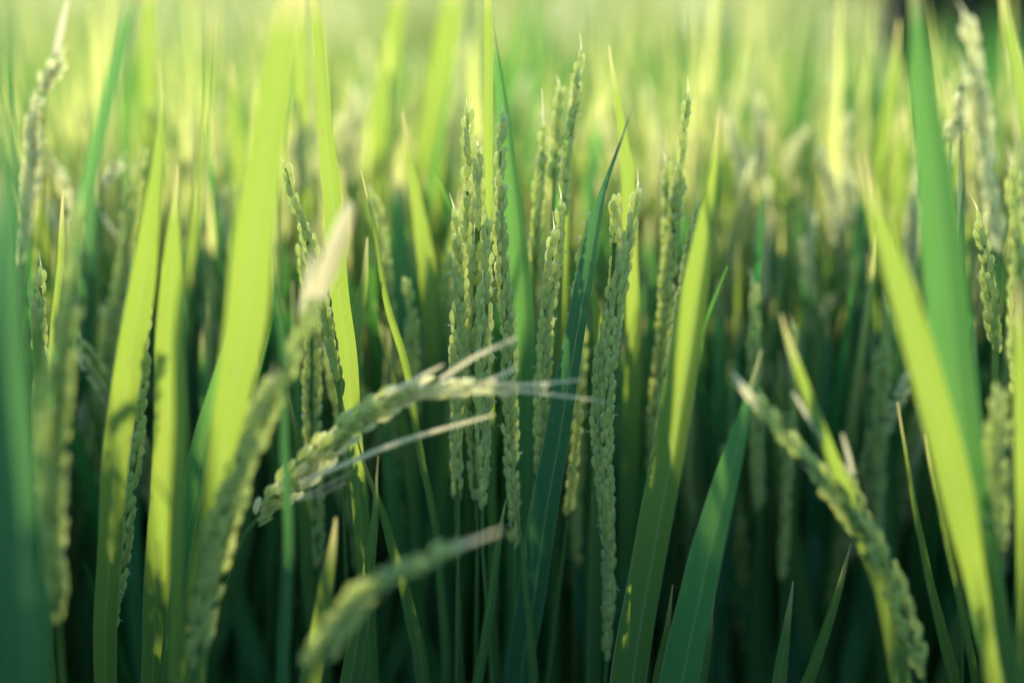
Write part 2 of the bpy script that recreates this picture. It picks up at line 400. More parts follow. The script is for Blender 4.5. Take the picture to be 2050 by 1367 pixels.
# central cluster
plant('rice plant with the tallest of the sharp central seed heads, a two-coloured leaf behind it',
      [('972,-80,6 975,20,15 978,130,17 980,250,17 979,370,15 978,500,13 980,700,14 985,1000,18 990,1367,22', .73, dict(yaw=.1, fold=.2)),
       ('984,20,2 998,120,12 1010,215,24 1023,330,34 1036,450,46 1047,570,56 1054,680,60 1058,800,58 1058,950,52 1050,1150,50 1040,1367,48', .755, dict(yaw=-.8, fold=.35, tw=0, mat=M_MID))],
      [('1009,218,16 1005,300,20 1003,400,24 1003,500,26 1010,590,27 1016,700,32 1020,820,34 1026,930,28 1031,1040,16 1030,1140,10 1031,1200,6', .70, dict(n=2, lead=0, hair=44, anth=.25))])
plant('rice plant with the left pair of sharp central seed heads, one topped by two bristles',
      [],
      [('940,208,14 940,280,20 937,370,22 934,460,22 930,560,22 926,680,24 920,800,22 914,900,16 912,1010,8', .715, dict(n=1, hair=44, anth=.1, awns=['936,225,3 934,195,1', '944,225,3 946,200,1'])),
       ('957,288,14 957,360,22 955,450,30 951,560,32 948,680,30 946,800,28 950,940,22 956,1060,10', .705, dict(n=2, hair=44, anth=.25))])
plant('rice plant with the short left seed head pressed against the central pair',
      [('1012,1000,2 998,1075,12 983,1180,16 968,1290,18 955,1367,22', .66, dict(yaw=.4))],
      [('912,412,10 917,480,20 921,570,28 919,680,30 916,800,28 914,900,26 918,1025,12', .695, dict(n=2, hair=44, anth=.35))])
plant('rice plant with the seed head squeezed between the central pair and the tallest head',
      [('1028,985,2 1038,1060,8 1050,1150,12 1060,1260,16 1066,1367,20', .67, dict(yaw=.5))],
      [('976,435,10 974,500,20 971,600,28 969,700,32 966,820,30 966,950,24 966,1100,10', .69, dict(n=2, hair=44, anth=.35))])
plant('rice plant with two slender spires tipped by bristles right of the tallest central head',
      [],
      [('1088,240,10 1086,310,18 1080,400,24 1073,480,26 1070,570,26', .76, dict(n=2, hair=10, anth=.15, awns=['1087,250,4 1086,205,2 1084,178,1'])),
       ('1126,395,12 1116,450,24 1108,520,30 1100,590,34 1092,680,34 1086,780,30 1080,900,22 1074,1010,10', .71, dict(n=2, hair=44, anth=.3))])
plant('rice plant with the highest sharp seed head, a bristle at its top',
      [('1146,150,2 1140,240,10 1132,330,14 1126,430,20 1120,560,26 1110,800,30', .80, dict(yaw=.2)),
       ('1170,500,2 1195,640,20 1200,800,26 1196,1000,30 1190,1200,34 1186,1367,34', .74)],
      [('1165,98,14 1158,160,18 1150,230,20 1142,290,18 1134,360,14 1126,440,12', .76, dict(n=1, awns=['1164,108,4 1163,85,2 1161,68,1'], anth=.3)),
       ('1118,170,10 1116,230,16 1112,300,16 1108,370,12', .78, dict(n=1, anth=.1))])
plant('rice plant with a long dark teal leaf whose thin yellow tip leans right',
      [('1266,212,1 1245,280,5 1218,355,9 1200,410,18 1186,480,28 1173,560,34 1158,650,38 1141,750,44 1117,890,50 1093,1040,56 1068,1200,56 1042,1367,54', .69, dict(yaw=-.75, fold=.25, tw=.1, mat=M_SHADE))],
      [('1184,425,10 1172,480,18 1162,550,16 1152,640,14 1156,740,14 1158,820,16 1150,900,18 1142,980,14 1136,1040,8', .72, dict(n=1, anth=.4))])
plant('rice plant with the thickest long seed head, hooked at its tip',
      [],
      [('1279,368,14 1270,410,18 1256,470,26 1244,530,34 1230,600,40 1217,690,46 1208,780,50 1206,880,44 1212,990,34 1218,1100,26 1218,1200,22 1214,1330,12', .68, dict(n=4, lead=3, hair=44, anth=.25)),
       ('1230,385,6 1230,470,10 1226,560,14 1216,650,18 1200,760,20 1190,860,14', .70, dict(n=1, hair=12))])
plant('rice plant with a narrow half-lit leaf directly right of the thickest seed head',
      [('1220,92,2 1231,175,10 1243,260,18 1253,340,26 1259,430,30 1263,520,28 1266,620,28 1266,720,30 1263,820,32 1258,930,34 1253,1060,36 1250,1200,38 1246,1367,38', .77, dict(yaw=.15, fold=.2)),
       ('1195,350,3 1212,430,16 1216,520,22 1222,620,26 1226,760,28', .92, dict(yaw=0))])
plant('rice plant with a tall dense seed head right of the thickest one, its top unlit',
      [],
      [('1379,180,8 1372,240,18 1364,310,22 1354,400,28 1344,490,28 1335,570,28 1327,660,28 1317,760,26 1308,860,20 1300,990,8', .755, dict(n=2, anth=.3)),
       ('1334,320,6 1335,400,12 1334,490,14 1330,600,16', .77, dict(n=1, hair=8))])
plant('rice plant with a pale seed head tucked against the big two-tone leaf right of centre',
      [],
      [('1400,402,12 1390,450,22 1379,510,26 1368,570,26 1355,650,26 1343,740,24 1332,830,18 1322,910,8', .73, dict(n=2, lead=1, anth=.35))])
plant('rice plant with the big two-tone leaf, yellow on its left half, rising right of centre',
      [('1444,208,2 1437,310,15 1424,410,30 1410,510,44 1394,610,54 1374,740,60 1348,890,64 1320,1040,66 1293,1190,68 1266,1367,74', .60, dict(yaw=-.42, fold=.68, tw=.0))])
plant('rice plant with a wide dark green leaf right of the big two-tone leaf',
      [('1524,700,2 1506,780,14 1480,880,30 1452,980,44 1422,1100,56 1393,1230,64 1366,1367,70', .58, dict(yaw=-.9, fold=.2, tw=0, mat=M_MID))])
plant('rice plant with small pointed shoots low at the bottom edge under the two-tone leaf',
      [('1345,1172,2 1336,1250,12 1316,1367,22', .64), ('1430,1188,2 1421,1270,11 1404,1367,20', .66)])
plant('rice plant with a short upright pointed leaf alone in the dark bottom edge',
      [('1588,1163,2 1577,1250,15 1562,1367,28', .62)])
plant('rice plant with a slanting pointed leaf in the dark gap at the lower right',
      [('1702,1090,2 1682,1165,14 1655,1250,22 1622,1345,28 1612,1367,28', .64)])
plant('rice plant with the lime leaf crossing over the fallen seed head at the lower right',
      [('1562,630,3 1588,720,18 1622,810,24 1655,895,27 1688,975,28 1719,1060,30 1748,1135,34 1773,1225,42 1790,1300,48 1800,1367,52', .52, dict(yaw=.3, fold=.3, tw=.1))])
plant('rice plant with the great arching leaf at right, yellow above and green below',
      [('1722,310,3 1742,390,22 1768,470,40 1796,560,54 1826,660,62 1856,765,66 1886,880,70 1918,1000,72 1952,1120,72 1982,1240,74 2004,1367,78', .47, dict(yaw=.1, fold=.2, tw=.0))])
plant('rice plant with a tall soft green leaf behind the great arching one at right',
      [('1828,-80,10 1836,20,18 1850,150,32 1868,300,50 1886,450,62 1900,600,66 1915,760,66 1935,920,66 1960,1080,64 1990,1250,60 2015,1367,60', .50, dict(yaw=-.8, fold=.2, tw=.0, mat=M_MID))])
plant('rice plant with a thin grey leaf arching down the lower right beside the fallen head',
      [('1796,805,3 1811,900,8 1829,1010,14 1851,1130,21 1880,1255,28 1906,1367,34', .60, dict(yaw=.7))])
plant('rice plant with a wiry leaf along the shaded edge of the great arching leaf',
      [('1850,870,2 1868,965,7 1888,1060,12 1912,1170,16 1935,1280,20 1950,1367,22', .58, dict(yaw=.4))])
# drooping heads in front
plant('rice plant with the pale drooping seed head across the centre, its bristles fanned',
      [],
      [('1050,776,8 985,775,22 915,774,34 850,778,40 790,795,44 735,830,48 680,872,52 625,925,54 575,975,50 530,1020,40 490,1070,26', .55,
        dict(d2=.60, n=4, lead=1, hair=8, size=.0088, anth=.0, pale='mix', spread=1.4, gap=1.3,
             awns=['1000,772,10 1080,768,8 1165,760,3', '1020,780,10 1110,790,7 1215,804,2', '880,760,9 950,715,9 1034,676,6', '960,770,8 1000,752,8 1034,736,6',
                   '770,790,8 830,760,9 888,730,4', '600,965,8 700,925,12 790,888,12 880,860,9 990,830,6', '960,765,10 1040,770,10 1100,775,5', '590,1000,3 640,978,3 705,944,2', '590,1002,3 640,990,3 694,965,2']))])
plant('rice plant with a leaning shaded seed head ending in a long straw-coloured tip',
      [],
      [('640,585,14 612,640,30 575,710,40 540,790,46 505,880,50 470,970,54 440,1060,56 418,1150,54 400,1250,46 385,1367,34', .50,
        dict(n=3, lead=2, hair=6, size=.0086, anth=.05, spread=1.1, gap=1.1, awns=['622,600,12 648,530,18 676,460,18 699,402,8', '634,604,12 660,534,18 688,462,18 705,408,8', '645,600,10 668,540,14 694,470,12 706,425,5', '600,640,8 618,560,14 630,500,5']))])
plant('rice plant with the lowest drooping seed head, grey and blurred, pointing right',
      [],
      [('930,1090,14 880,1108,28 820,1135,40 765,1160,46 715,1200,54 672,1255,60 640,1310,62 615,1367,60', .41,
        dict(n=4, lead=1, hair=0, size=.0075, anth=0, spread=1.1, gap=1.3, awns=['915,1095,16 960,1078,10 1005,1060,4']))])
plant('rice plant with the fallen seed head slanting down right, stiff bristles at its end',
      [],
      [('1500,790,12 1530,825,24 1575,880,28 1620,930,32 1665,985,34 1710,1040,38 1755,1110,42 1795,1190,42 1830,1290,38 1850,1367,30', .52,
        dict(n=2, lead=1, hair=6, size=.0084, anth=0, spread=1.1, gap=1.1, awns=['1515,805,12 1490,775,12 1466,745,6', '1530,830,10 1500,800,8 1470,765,4', '1645,880,10 1618,835,10 1588,786,5', '1708,950,9 1698,910,9 1686,868,5'])),
       ('1700,950,10 1720,1000,26 1745,1060,30 1775,1130,30', .53, dict(n=1, hair=6, anth=0))])
# left side heads
plant('rice plant with the thick blurred upright seed head nearest the left edge',
      [],
      [('158,408,30 148,470,42 138,560,48 126,660,50 114,780,52 108,900,52 108,1020,48 114,1150,40 120,1280,30', .47, dict(n=3, hair=4, anth=.1, size=.008))])
plant('rice plant with the pale seed heads at the left edge, grains sparkling',
      [('128,380,2 124,480,13 117,600,15 106,720,20 98,860,26', .72)],
      [('70,185,20 72,240,30 66,310,34 56,390,34 46,460,26 38,540,14', .82, dict(n=4, hair=4, pale=True, spread=1.7)),
       ('124,105,14 106,140,28 88,190,26', .83, dict(n=3, hair=4, pale=True, spread=1.5, awns=['112,110,14 122,60,14 138,-10,6']))])
plant('rice plant with a grey-green seed head beside the needle-tipped leaf, tip beaded',
      [],
      [('284,290,16 274,350,26 264,430,30 254,520,34 236,620,40 218,720,42 204,820,42 194,930,38 186,1030,22', .82, dict(n=3, hair=4, spread=1.4)),
       ('240,318,18 222,345,30 205,385,22', .84, dict(n=2, pale=True, hair=4, awns=['196,405,6 212,440,9 236,475,4']))])
plant('rice plant with a small nodding seed head low behind the dark left leaf',
      [('60,560,2 72,660,20 82,760,34 88,900,38 92,1100,40', .64)],
      [('82,530,4 84,590,22 82,660,24 76,740,22', .68, dict(n=2, hair=6))])
plant('rice plant with dark green seed head strands behind the straw-coloured tip left of centre',
      [('572,770,2 590,850,12 602,920,18 612,1050,24 620,1200,28', .72)],
      [('570,318,8 584,370,20 602,430,26 620,490,28 636,560,28 652,640,24 666,720,20 680,800,16', .70, dict(n=2, lead=0, hair=12, anth=.3)),
       ('602,465,8 608,540,18 622,620,28 624,700,34 624,790,34 626,890,32 630,1000,32 636,1100,26 642,1190,12', .73, dict(n=2, hair=12, anth=.3)),
       ('652,700,10 668,780,18 690,870,22 706,980,22 716,1100,18 722,1200,8', .75, dict(n=2, hair=8, anth=.3))])
# right side
plant('rice plant with a pointed cream seed head left of the great arching leaf',
      [],
      [('1834,350,8 1832,420,30 1824,490,36 1814,560,30 1806,640,20', .86, dict(n=3, pale=True, hair=4, awns=['1834,370,6 1836,330,2']))])
plant('rice plant with a cream seed head hanging beside the top right corner',
      [('2000,-60,12 2012,40,22 2034,140,32 2056,260,36 2080,420,40 2090,800,40', .60, dict(yaw=.3))],
      [('1925,20,20 1940,100,34 1956,190,40 1970,280,30 1982,380,16 1992,470,14 2000,560,10', .56, dict(n=2, pale=True, hair=4, size=.0085)),
       ('1885,310,10 1905,270,34 1918,220,26 1925,170,14', .62, dict(n=2, pale=True, hair=4))])
plant('rice plant with a blurred yellowish seed head in the lower right corner',
      [('2036,560,2 2044,760,30 2052,1000,40 2060,1367,44', .5)],
      [('1998,770,14 2002,830,40 1994,900,50 1990,970,54 1998,1050,40 2004,1130,20', .50, dict(n=3, hair=0, spread=1.5))])
plant('rice plant with strings of small grains along the right edge below the corner leaf',
      [],
      [('1960,420,10 1975,520,20 1985,620,24 1995,720,22', .72, dict(n=2, spread=1.6, hair=4)),
       ('2030,330,10 2036,450,30 2042,600,40 2046,760,44 2048,900,40', .60, dict(n=3, hair=4, spread=1.3))])

# a step behind
plant('rice plant with a wide lime blade in the blur right of the big two-tone leaf',
      [('1440,225,4 1450,320,24 1463,410,36 1478,500,42 1492,590,40 1500,800,42', .95, dict(yaw=.2, fold=.1, tw=0))],
      [('1452,235,10 1470,290,24 1490,360,28 1505,430,24', .92, dict(n=2, pale=True, hair=2))], group='rice plants a step behind the sharp row')
plant('rice plant with a short lime blade pointing up-left between two cream seed heads',
      [('1534,245,4 1550,335,22 1568,425,30 1580,500,30 1592,700,30', .92, dict(yaw=.2, fold=.1, tw=0))],
      [('1512,180,12 1520,240,26 1526,310,26 1528,380,16', .98, dict(n=2, pale=True, hair=2)), ('1534,350,10 1530,420,28 1526,490,28 1526,640,20', .9, dict(n=2, pale=True, hair=2))], group='rice plants a step behind the sharp row')
plant('rice plant with an upright yellow blade left of the tall soft green leaf',
      [('1800,40,4 1788,150,18 1774,260,26 1762,380,30 1752,520,28 1750,800,28', .94, dict(yaw=.2, fold=.1, tw=0)), ('1806,220,6 1800,350,30 1792,480,34 1786,640,32', 1.0, dict(yaw=.3, fold=.1, tw=0))],
      [], group='rice plants a step behind the sharp row')
plant('rice plant with a lit blade between the tall soft green leaf and right edge',
      [('1895,160,6 1903,320,26 1912,440,30 1920,540,26 1930,800,26', .92, dict(yaw=.2, fold=.1, tw=0)), ('1940,360,4 1938,450,16 1936,540,16 1940,800,18', .88, dict(yaw=.2, fold=.1))],
      [], group='rice plants a step behind the sharp row')
plant('rice plant with broad shaded green blades over the dark gap at right',
      [('1602,360,5 1612,500,44 1616,650,56 1614,900,60', .98, dict(yaw=.2, fold=.2, mat=M_MID)), ('1545,420,5 1560,560,40 1566,700,50 1570,900,54', .92, dict(yaw=-.3, fold=.2, mat=M_SHADE)), ('1628,560,3 1640,680,22 1632,780,24 1625,900,24', .86, dict(yaw=.2))],
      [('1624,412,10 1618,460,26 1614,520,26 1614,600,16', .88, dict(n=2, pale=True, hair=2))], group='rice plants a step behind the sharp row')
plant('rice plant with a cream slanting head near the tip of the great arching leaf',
      [('1716,340,6 1722,500,38 1728,680,50 1732,950,56', .93, dict(yaw=-.2, fold=.2, mat=M_SHADE)), ('1738,500,3 1746,600,20 1750,700,20 1752,850,20', .86, dict(yaw=.2))],
      [('1642,290,6 1655,350,20 1668,420,22 1674,500,16', .9, dict(n=2, pale=True, hair=2)), ('1700,345,12 1698,400,26 1696,460,20', .92, dict(n=2, pale=True, hair=2))], group='rice plants a step behind the sharp row')
plant('rice plant with a blurred blade, yellow at the top edge, left of the central cluster',
      [('806,-60,16 793,40,30 775,140,38 758,240,40 746,360,40 740,600,42', 1.0, dict(yaw=.2, fold=.1, tw=0))],
      [('706,170,14 704,230,34 700,300,34 696,370,24', .98, dict(n=3, pale=True, hair=2))], group='rice plants a step behind the sharp row')
plant('rice plant with the widest blurred yellow blade reaching the top edge over the central cluster',
      [('915,-60,24 900,40,42 882,150,50 864,280,52 852,420,52 850,640,50', 1.02, dict(yaw=.26, fold=.1, tw=0)), ('896,250,4 894,400,26 890,560,30 888,800,30', .96, dict(yaw=.2))],
      [], group='rice plants a step behind the sharp row')
plant('rice plant with a faint yellow blade and cream head right of the widest glowing leaf',
      [('598,-20,16 600,100,28 603,240,30 608,400,28 610,700,26', .95, dict(yaw=.26, fold=.1, tw=0))],
      [('588,190,14 596,250,36 602,320,36 606,400,24', .95, dict(n=3, pale=True, hair=2))], group='rice plants a step behind the sharp row')
plant('rice plant with a pale yellow blade in the blur over the needle-tipped leaf',
      [('298,-60,16 298,80,30 296,220,32 290,380,32 286,700,30', 1.05, dict(yaw=.26, fold=.1, tw=0)), ('455,120,5 470,250,24 486,380,30 492,600,30', 1.0, dict(yaw=.2))],
      [], group='rice plants a step behind the sharp row')
plant('rice plant with dark teal blades between the long bright strip and the widest glowing leaf',
      [('398,370,4 408,520,40 422,680,58 436,850,60', .92, dict(yaw=-.2, fold=.2, mat=M_SHADE)), ('392,440,3 430,540,14 462,640,20 486,760,22', .86, dict(yaw=.2)), ('372,430,3 366,600,30 380,800,44 400,1000,48', .88, dict(yaw=-.3, mat=M_SHADE))],
      [('420,340,8 436,400,22 450,470,24 464,540,18', .93, dict(n=2, pale=True, hair=2))], group='rice plants a step behind the sharp row')
plant('rice plant with soft green blades filling the gap right of the highest sharp seed head',
      [('1196,200,4 1188,350,34 1182,520,48 1180,760,50', .97, dict(yaw=.2, fold=.2, mat=M_MID)), ('1150,250,4 1168,350,22 1182,440,26 1190,600,28', 1.0, dict(yaw=.2))],
      [], group='rice plants a step behind the sharp row')
plant('rice plant with a dark blade showing between the upright heads and the drooping bristles',
      [('790,330,5 800,480,36 806,650,48 810,900,50', .9, dict(yaw=-.2, fold=.2, mat=M_MID))],
      [], group='rice plants a step behind the sharp row')
plant('rice plant with a shaded green blade filling the gap left of the two-tone leaf',
      [('1300,430,4 1298,560,34 1294,740,44 1290,950,46', .92, dict(yaw=.1, fold=.2, mat=M_MID))], [], group='rice plants a step behind the sharp row')
plant('rice plant with a lime-edged dark blade behind the heads at the far left',
      [('190,330,4 184,460,36 176,620,50 170,850,54', .88, dict(yaw=-.2, mat=M_SHADE)), ('80,340,3 86,480,24 88,620,30 90,900,32', .86, dict(yaw=.2))],
      [], group='rice plants a step behind the sharp row')

# shaded blades and dim heads low between the sharp plants
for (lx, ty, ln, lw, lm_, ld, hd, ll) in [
    (152, 560, -14, 40, M_SHADE, 0.80, 0, 'dark leaning blade low between the left edge heads'),
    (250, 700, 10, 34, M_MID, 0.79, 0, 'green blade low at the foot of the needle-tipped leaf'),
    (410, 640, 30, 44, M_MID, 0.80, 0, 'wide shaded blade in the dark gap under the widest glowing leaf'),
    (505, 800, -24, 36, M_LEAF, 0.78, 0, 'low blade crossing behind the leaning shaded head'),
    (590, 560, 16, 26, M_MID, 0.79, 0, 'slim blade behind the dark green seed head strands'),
    (690, 600, -20, 38, M_SHADE, 0.82, 0, 'dark blade at the foot of the short bright pointed leaf'),
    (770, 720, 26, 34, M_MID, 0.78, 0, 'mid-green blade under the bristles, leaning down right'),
    (870, 560, -10, 44, M_SHADE, 0.81, 1, 'shaded blade and head just left of the central cluster, low down'),
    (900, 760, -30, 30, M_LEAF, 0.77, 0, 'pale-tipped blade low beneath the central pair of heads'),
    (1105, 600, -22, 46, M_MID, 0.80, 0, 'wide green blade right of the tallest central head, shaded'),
    (1135, 700, 12, 30, M_SHADE, 0.78, 1, 'thin dark head beside the long dark teal leaf'),
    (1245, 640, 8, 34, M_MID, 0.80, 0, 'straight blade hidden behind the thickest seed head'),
    (1335, 640, -26, 38, M_SHADE, 0.81, 1, 'dark blade and head behind the big two-tone leaf'),
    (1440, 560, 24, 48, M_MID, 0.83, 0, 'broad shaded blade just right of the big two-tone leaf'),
    (1480, 620, -16, 34, M_SHADE, 0.80, 1, 'dim seed head above the wide dark green leaf'),
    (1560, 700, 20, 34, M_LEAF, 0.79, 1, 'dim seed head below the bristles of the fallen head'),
    (1655, 600, -18, 42, M_SHADE, 0.82, 0, 'dark blade behind the lime leaf at lower right'),
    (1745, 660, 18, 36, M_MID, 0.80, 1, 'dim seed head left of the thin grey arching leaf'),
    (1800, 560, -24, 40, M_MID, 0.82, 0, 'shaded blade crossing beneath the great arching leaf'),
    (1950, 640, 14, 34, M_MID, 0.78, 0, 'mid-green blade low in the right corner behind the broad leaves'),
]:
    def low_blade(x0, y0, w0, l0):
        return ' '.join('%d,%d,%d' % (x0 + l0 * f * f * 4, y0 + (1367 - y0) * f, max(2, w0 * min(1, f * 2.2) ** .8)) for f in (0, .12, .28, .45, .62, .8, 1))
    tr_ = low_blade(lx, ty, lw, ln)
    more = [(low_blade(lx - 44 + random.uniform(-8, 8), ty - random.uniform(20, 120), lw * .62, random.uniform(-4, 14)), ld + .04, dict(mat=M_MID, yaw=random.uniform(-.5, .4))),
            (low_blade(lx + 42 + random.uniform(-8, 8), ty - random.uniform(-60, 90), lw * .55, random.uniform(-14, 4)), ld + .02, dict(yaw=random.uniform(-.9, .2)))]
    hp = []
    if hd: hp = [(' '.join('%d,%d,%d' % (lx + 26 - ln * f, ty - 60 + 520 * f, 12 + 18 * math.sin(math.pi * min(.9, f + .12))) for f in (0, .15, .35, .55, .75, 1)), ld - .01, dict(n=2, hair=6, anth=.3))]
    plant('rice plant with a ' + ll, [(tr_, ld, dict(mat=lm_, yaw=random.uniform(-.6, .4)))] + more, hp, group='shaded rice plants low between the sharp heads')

# ------------------------------------------------------------------ plants behind: prototypes, then copies
def proto_geo(seed, hgt=1.0, npan=1, nleaf=4):
    """leaf and panicle geometry of one random plant, base at the origin: list of (name, MB, mats, children)"""
    rd = random.Random(seed); out = []
    mb = MB(); zz = np.linspace(0, .42 * hgt, 6); tube(mb, np.stack([zz*0, zz*0, zz], 1), np.linspace(.0045, .003, 6), 6); out.append(('stem', mb, [M_STEM], []))
    for k in range(nleaf):
        az = rd.uniform(0, 6.283); L = rd.uniform(.46, .60) * hgt; lean = rd.uniform(.02, .17) if k else .03; z0 = rd.uniform(.36, .42) * hgt
        n = 15; s = np.linspace(0, 1, n)
        r = lean * L * (s * .5 + s**2.2 * .6); z = z0 + L * s - .5 * lean**2 * L * s**3 * rd.choice([0.5, 1, 3])
        P = np.stack([r * math.cos(az), r * math.sin(az), z], 1)[::-1]
        wmax = rd.uniform(.011, .0175); t = 1 - s[::-1]
        w = wmax * np.minimum(1, (t / .45) ** .8) * (1 - .45 * np.clip((t - .6) / .4, 0, 1)); w = np.maximum(w, .0005)
        mb = MB(); ribbon(mb, P, w, rd.uniform(0, 3.14), rd.uniform(.1, .4), rd.uniform(-.9, .9), view=np.array([math.cos(rd.random()*6), math.sin(rd.random()*6), 0.05]), cols=3)
        out.append(('leaf', mb, [M_BACK], []))
    for k in range(npan):
        az = rd.uniform(0, 6.283); top = rd.uniform(.86, .98) * hgt; bend = rd.uniform(.02, .10); n = 20; s = np.linspace(0, 1, n)
        z = .4 * hgt + (top - .4 * hgt) * s - .03 * s**5 * (bend > .06); r = bend * s**2.6
        P = np.stack([r * math.cos(az), r * math.sin(az), z], 1)[::-1]
        ax = MB(); tube(ax, P[4:], .0011, 5); kids = []
        nb = rd.choice([2, 2, 3])
        for b in range(nb):
            mb = MB(); o = np.array([rd.uniform(-1, 1), rd.uniform(-1, 1), 0]) * .004
            chain(mb, P + o, .0 if b == 0 else rd.uniform(.02, .12), rd.uniform(.36, .46), .0080, False, 2, .05, 1.3, seed=seed * 31 + b + k * 7)
            kids.append(('grain_branch', mb, PMATS_PALE if rd.random() < .5 else PMATS, []))
        out.append(('panicle', ax, [M_STEM], kids))
    return out

def build_proto(seed, npan, nleaf):
    root = bpy.data.objects.new('rice_plant', None); COL.objects.link(root); root.empty_display_size = .02
    for nm, mb, ms, kids in proto_geo(seed, 1.0, npan, nleaf):
        o = link(nm, mb.mesh(nm, ms), root)
        for nm2, mb2, ms2, _ in kids: link(nm2, mb2.mesh(nm2, ms2), o)
    return root
def build_proto_merged(seed, npan, nleaf):
    """the same plant as one mesh, for copies too far and blurred to show parts"""
    allm = [M_BACK, M_STEM, M_HAIR, M_ANTH, M_GRAIN, M_PALE]; idx = {m.name: i for i, m in enumerate(allm)}
    M = MB()
    def put(mb, ms):
        V = np.concatenate(mb.v); UV = np.concatenate(mb.uv); b = M.n
        M.v.append(V); M.uv.append(UV); M.f.extend([tuple(i + b for i in f) for f in mb.f]); M.mi.extend([idx[ms[k].name] for k in mb.mi]); M.n += len(V)
    for nm, mb, ms, kids in proto_geo(seed, 1.0, npan, nleaf):
        put(mb, ms)
        for _, mb2, ms2, _ in kids: put(mb2, ms2)
    return M.mesh('rice_plant', allm)

def copy_tree(o, parent=None):
    c = o.copy(); COL.objects.link(c); c.parent = parent
    for ch in list(o.children): copy_tree(ch, c)
    return c

def spots(y0, y1, n, seed, margin=.06, mind=.03):
    rd = random.Random(seed); P = []; tries = 0
    while len(P) < n and tries < 60000:
        tries += 1
        y = math.sqrt(rd.uniform(y0*y0, y1*y1)); hw = .38 * y + margin; x = rd.uniform(-hw, hw)
        if all((x-a)**2 + (y-b)**2 > (mind)**2 for a, b in P): P.append((x, y))
    return P

PROT = [build_proto(100 + i, [1, 2, 2, 1, 1, 1, 2][i], [4, 5, 4, 5, 5, 4, 3][i]) for i in range(7)]
near_spots = spots(.84, 1.28, 126, 5, .03, .036)
first = set(); behind = []
ZONES = [(150, 'along the left edge'), (400, 'behind the long bright strip leaf'), (600, 'behind the widest glowing leaf'), (840, 'left of the central seed heads'),
         (1050, 'behind the central seed heads'), (1190, 'behind the highest sharp seed head'), (1330, 'behind the thickest seed head'), (1500, 'behind the big two-tone leaf'),
         (1730, 'above the dark gap at right'), (1930, 'behind the great arching leaf'), (99999, 'along the right edge')]
def zone(x, y):
    px = 1025 + x / y * FPX
    return next(z for lim, z in ZONES if px < lim)
for i, (x, y) in enumerate(near_spots):
    p = i % 7
    if p not in first: first.add(p); o = PROT[p]
    else: o = copy_tree(PROT[p])
    o.location = (x, y, 0); o.rotation_euler = (0, 0, random.uniform(0, 6.28)); s = random.uniform(.88, 1.0) if y > .92 else random.uniform(.80, .87); o.scale = (1, 1, s)
    behind.append((zone(x, y), y, o))
ORD = ['nearest', 'second nearest', 'third nearest', 'fourth nearest', 'fifth nearest', 'sixth nearest', 'seventh nearest', 'eighth nearest', 'ninth nearest', 'tenth nearest',
       'eleventh nearest', 'twelfth nearest', 'thirteenth nearest', 'fourteenth nearest', 'fifteenth nearest', 'sixteenth nearest']
for zn in set(q[0] for q in behind):
    for k, (_, y, o) in enumerate(sorted([q for q in behind if q[0] == zn], key=lambda q: q[1])):
        w = ORD[k] if k < len(ORD) else 'farthest'
        tag(o, w + ' of the soft green rice plants ' + zn, 'rice plant', 'soft rice plants just behind the sharp row')
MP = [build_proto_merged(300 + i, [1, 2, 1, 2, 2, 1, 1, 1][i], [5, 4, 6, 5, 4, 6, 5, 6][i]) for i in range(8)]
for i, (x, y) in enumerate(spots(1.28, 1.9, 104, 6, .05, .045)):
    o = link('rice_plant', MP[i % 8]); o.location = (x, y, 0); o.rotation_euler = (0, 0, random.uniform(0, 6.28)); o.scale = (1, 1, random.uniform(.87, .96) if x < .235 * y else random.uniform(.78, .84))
    tag(o, 'hazy yellow-green rice plant far ' + zone(x, y).replace('along', 'back along'), 'rice plant', 'strongly blurred rice plants below the dark band')

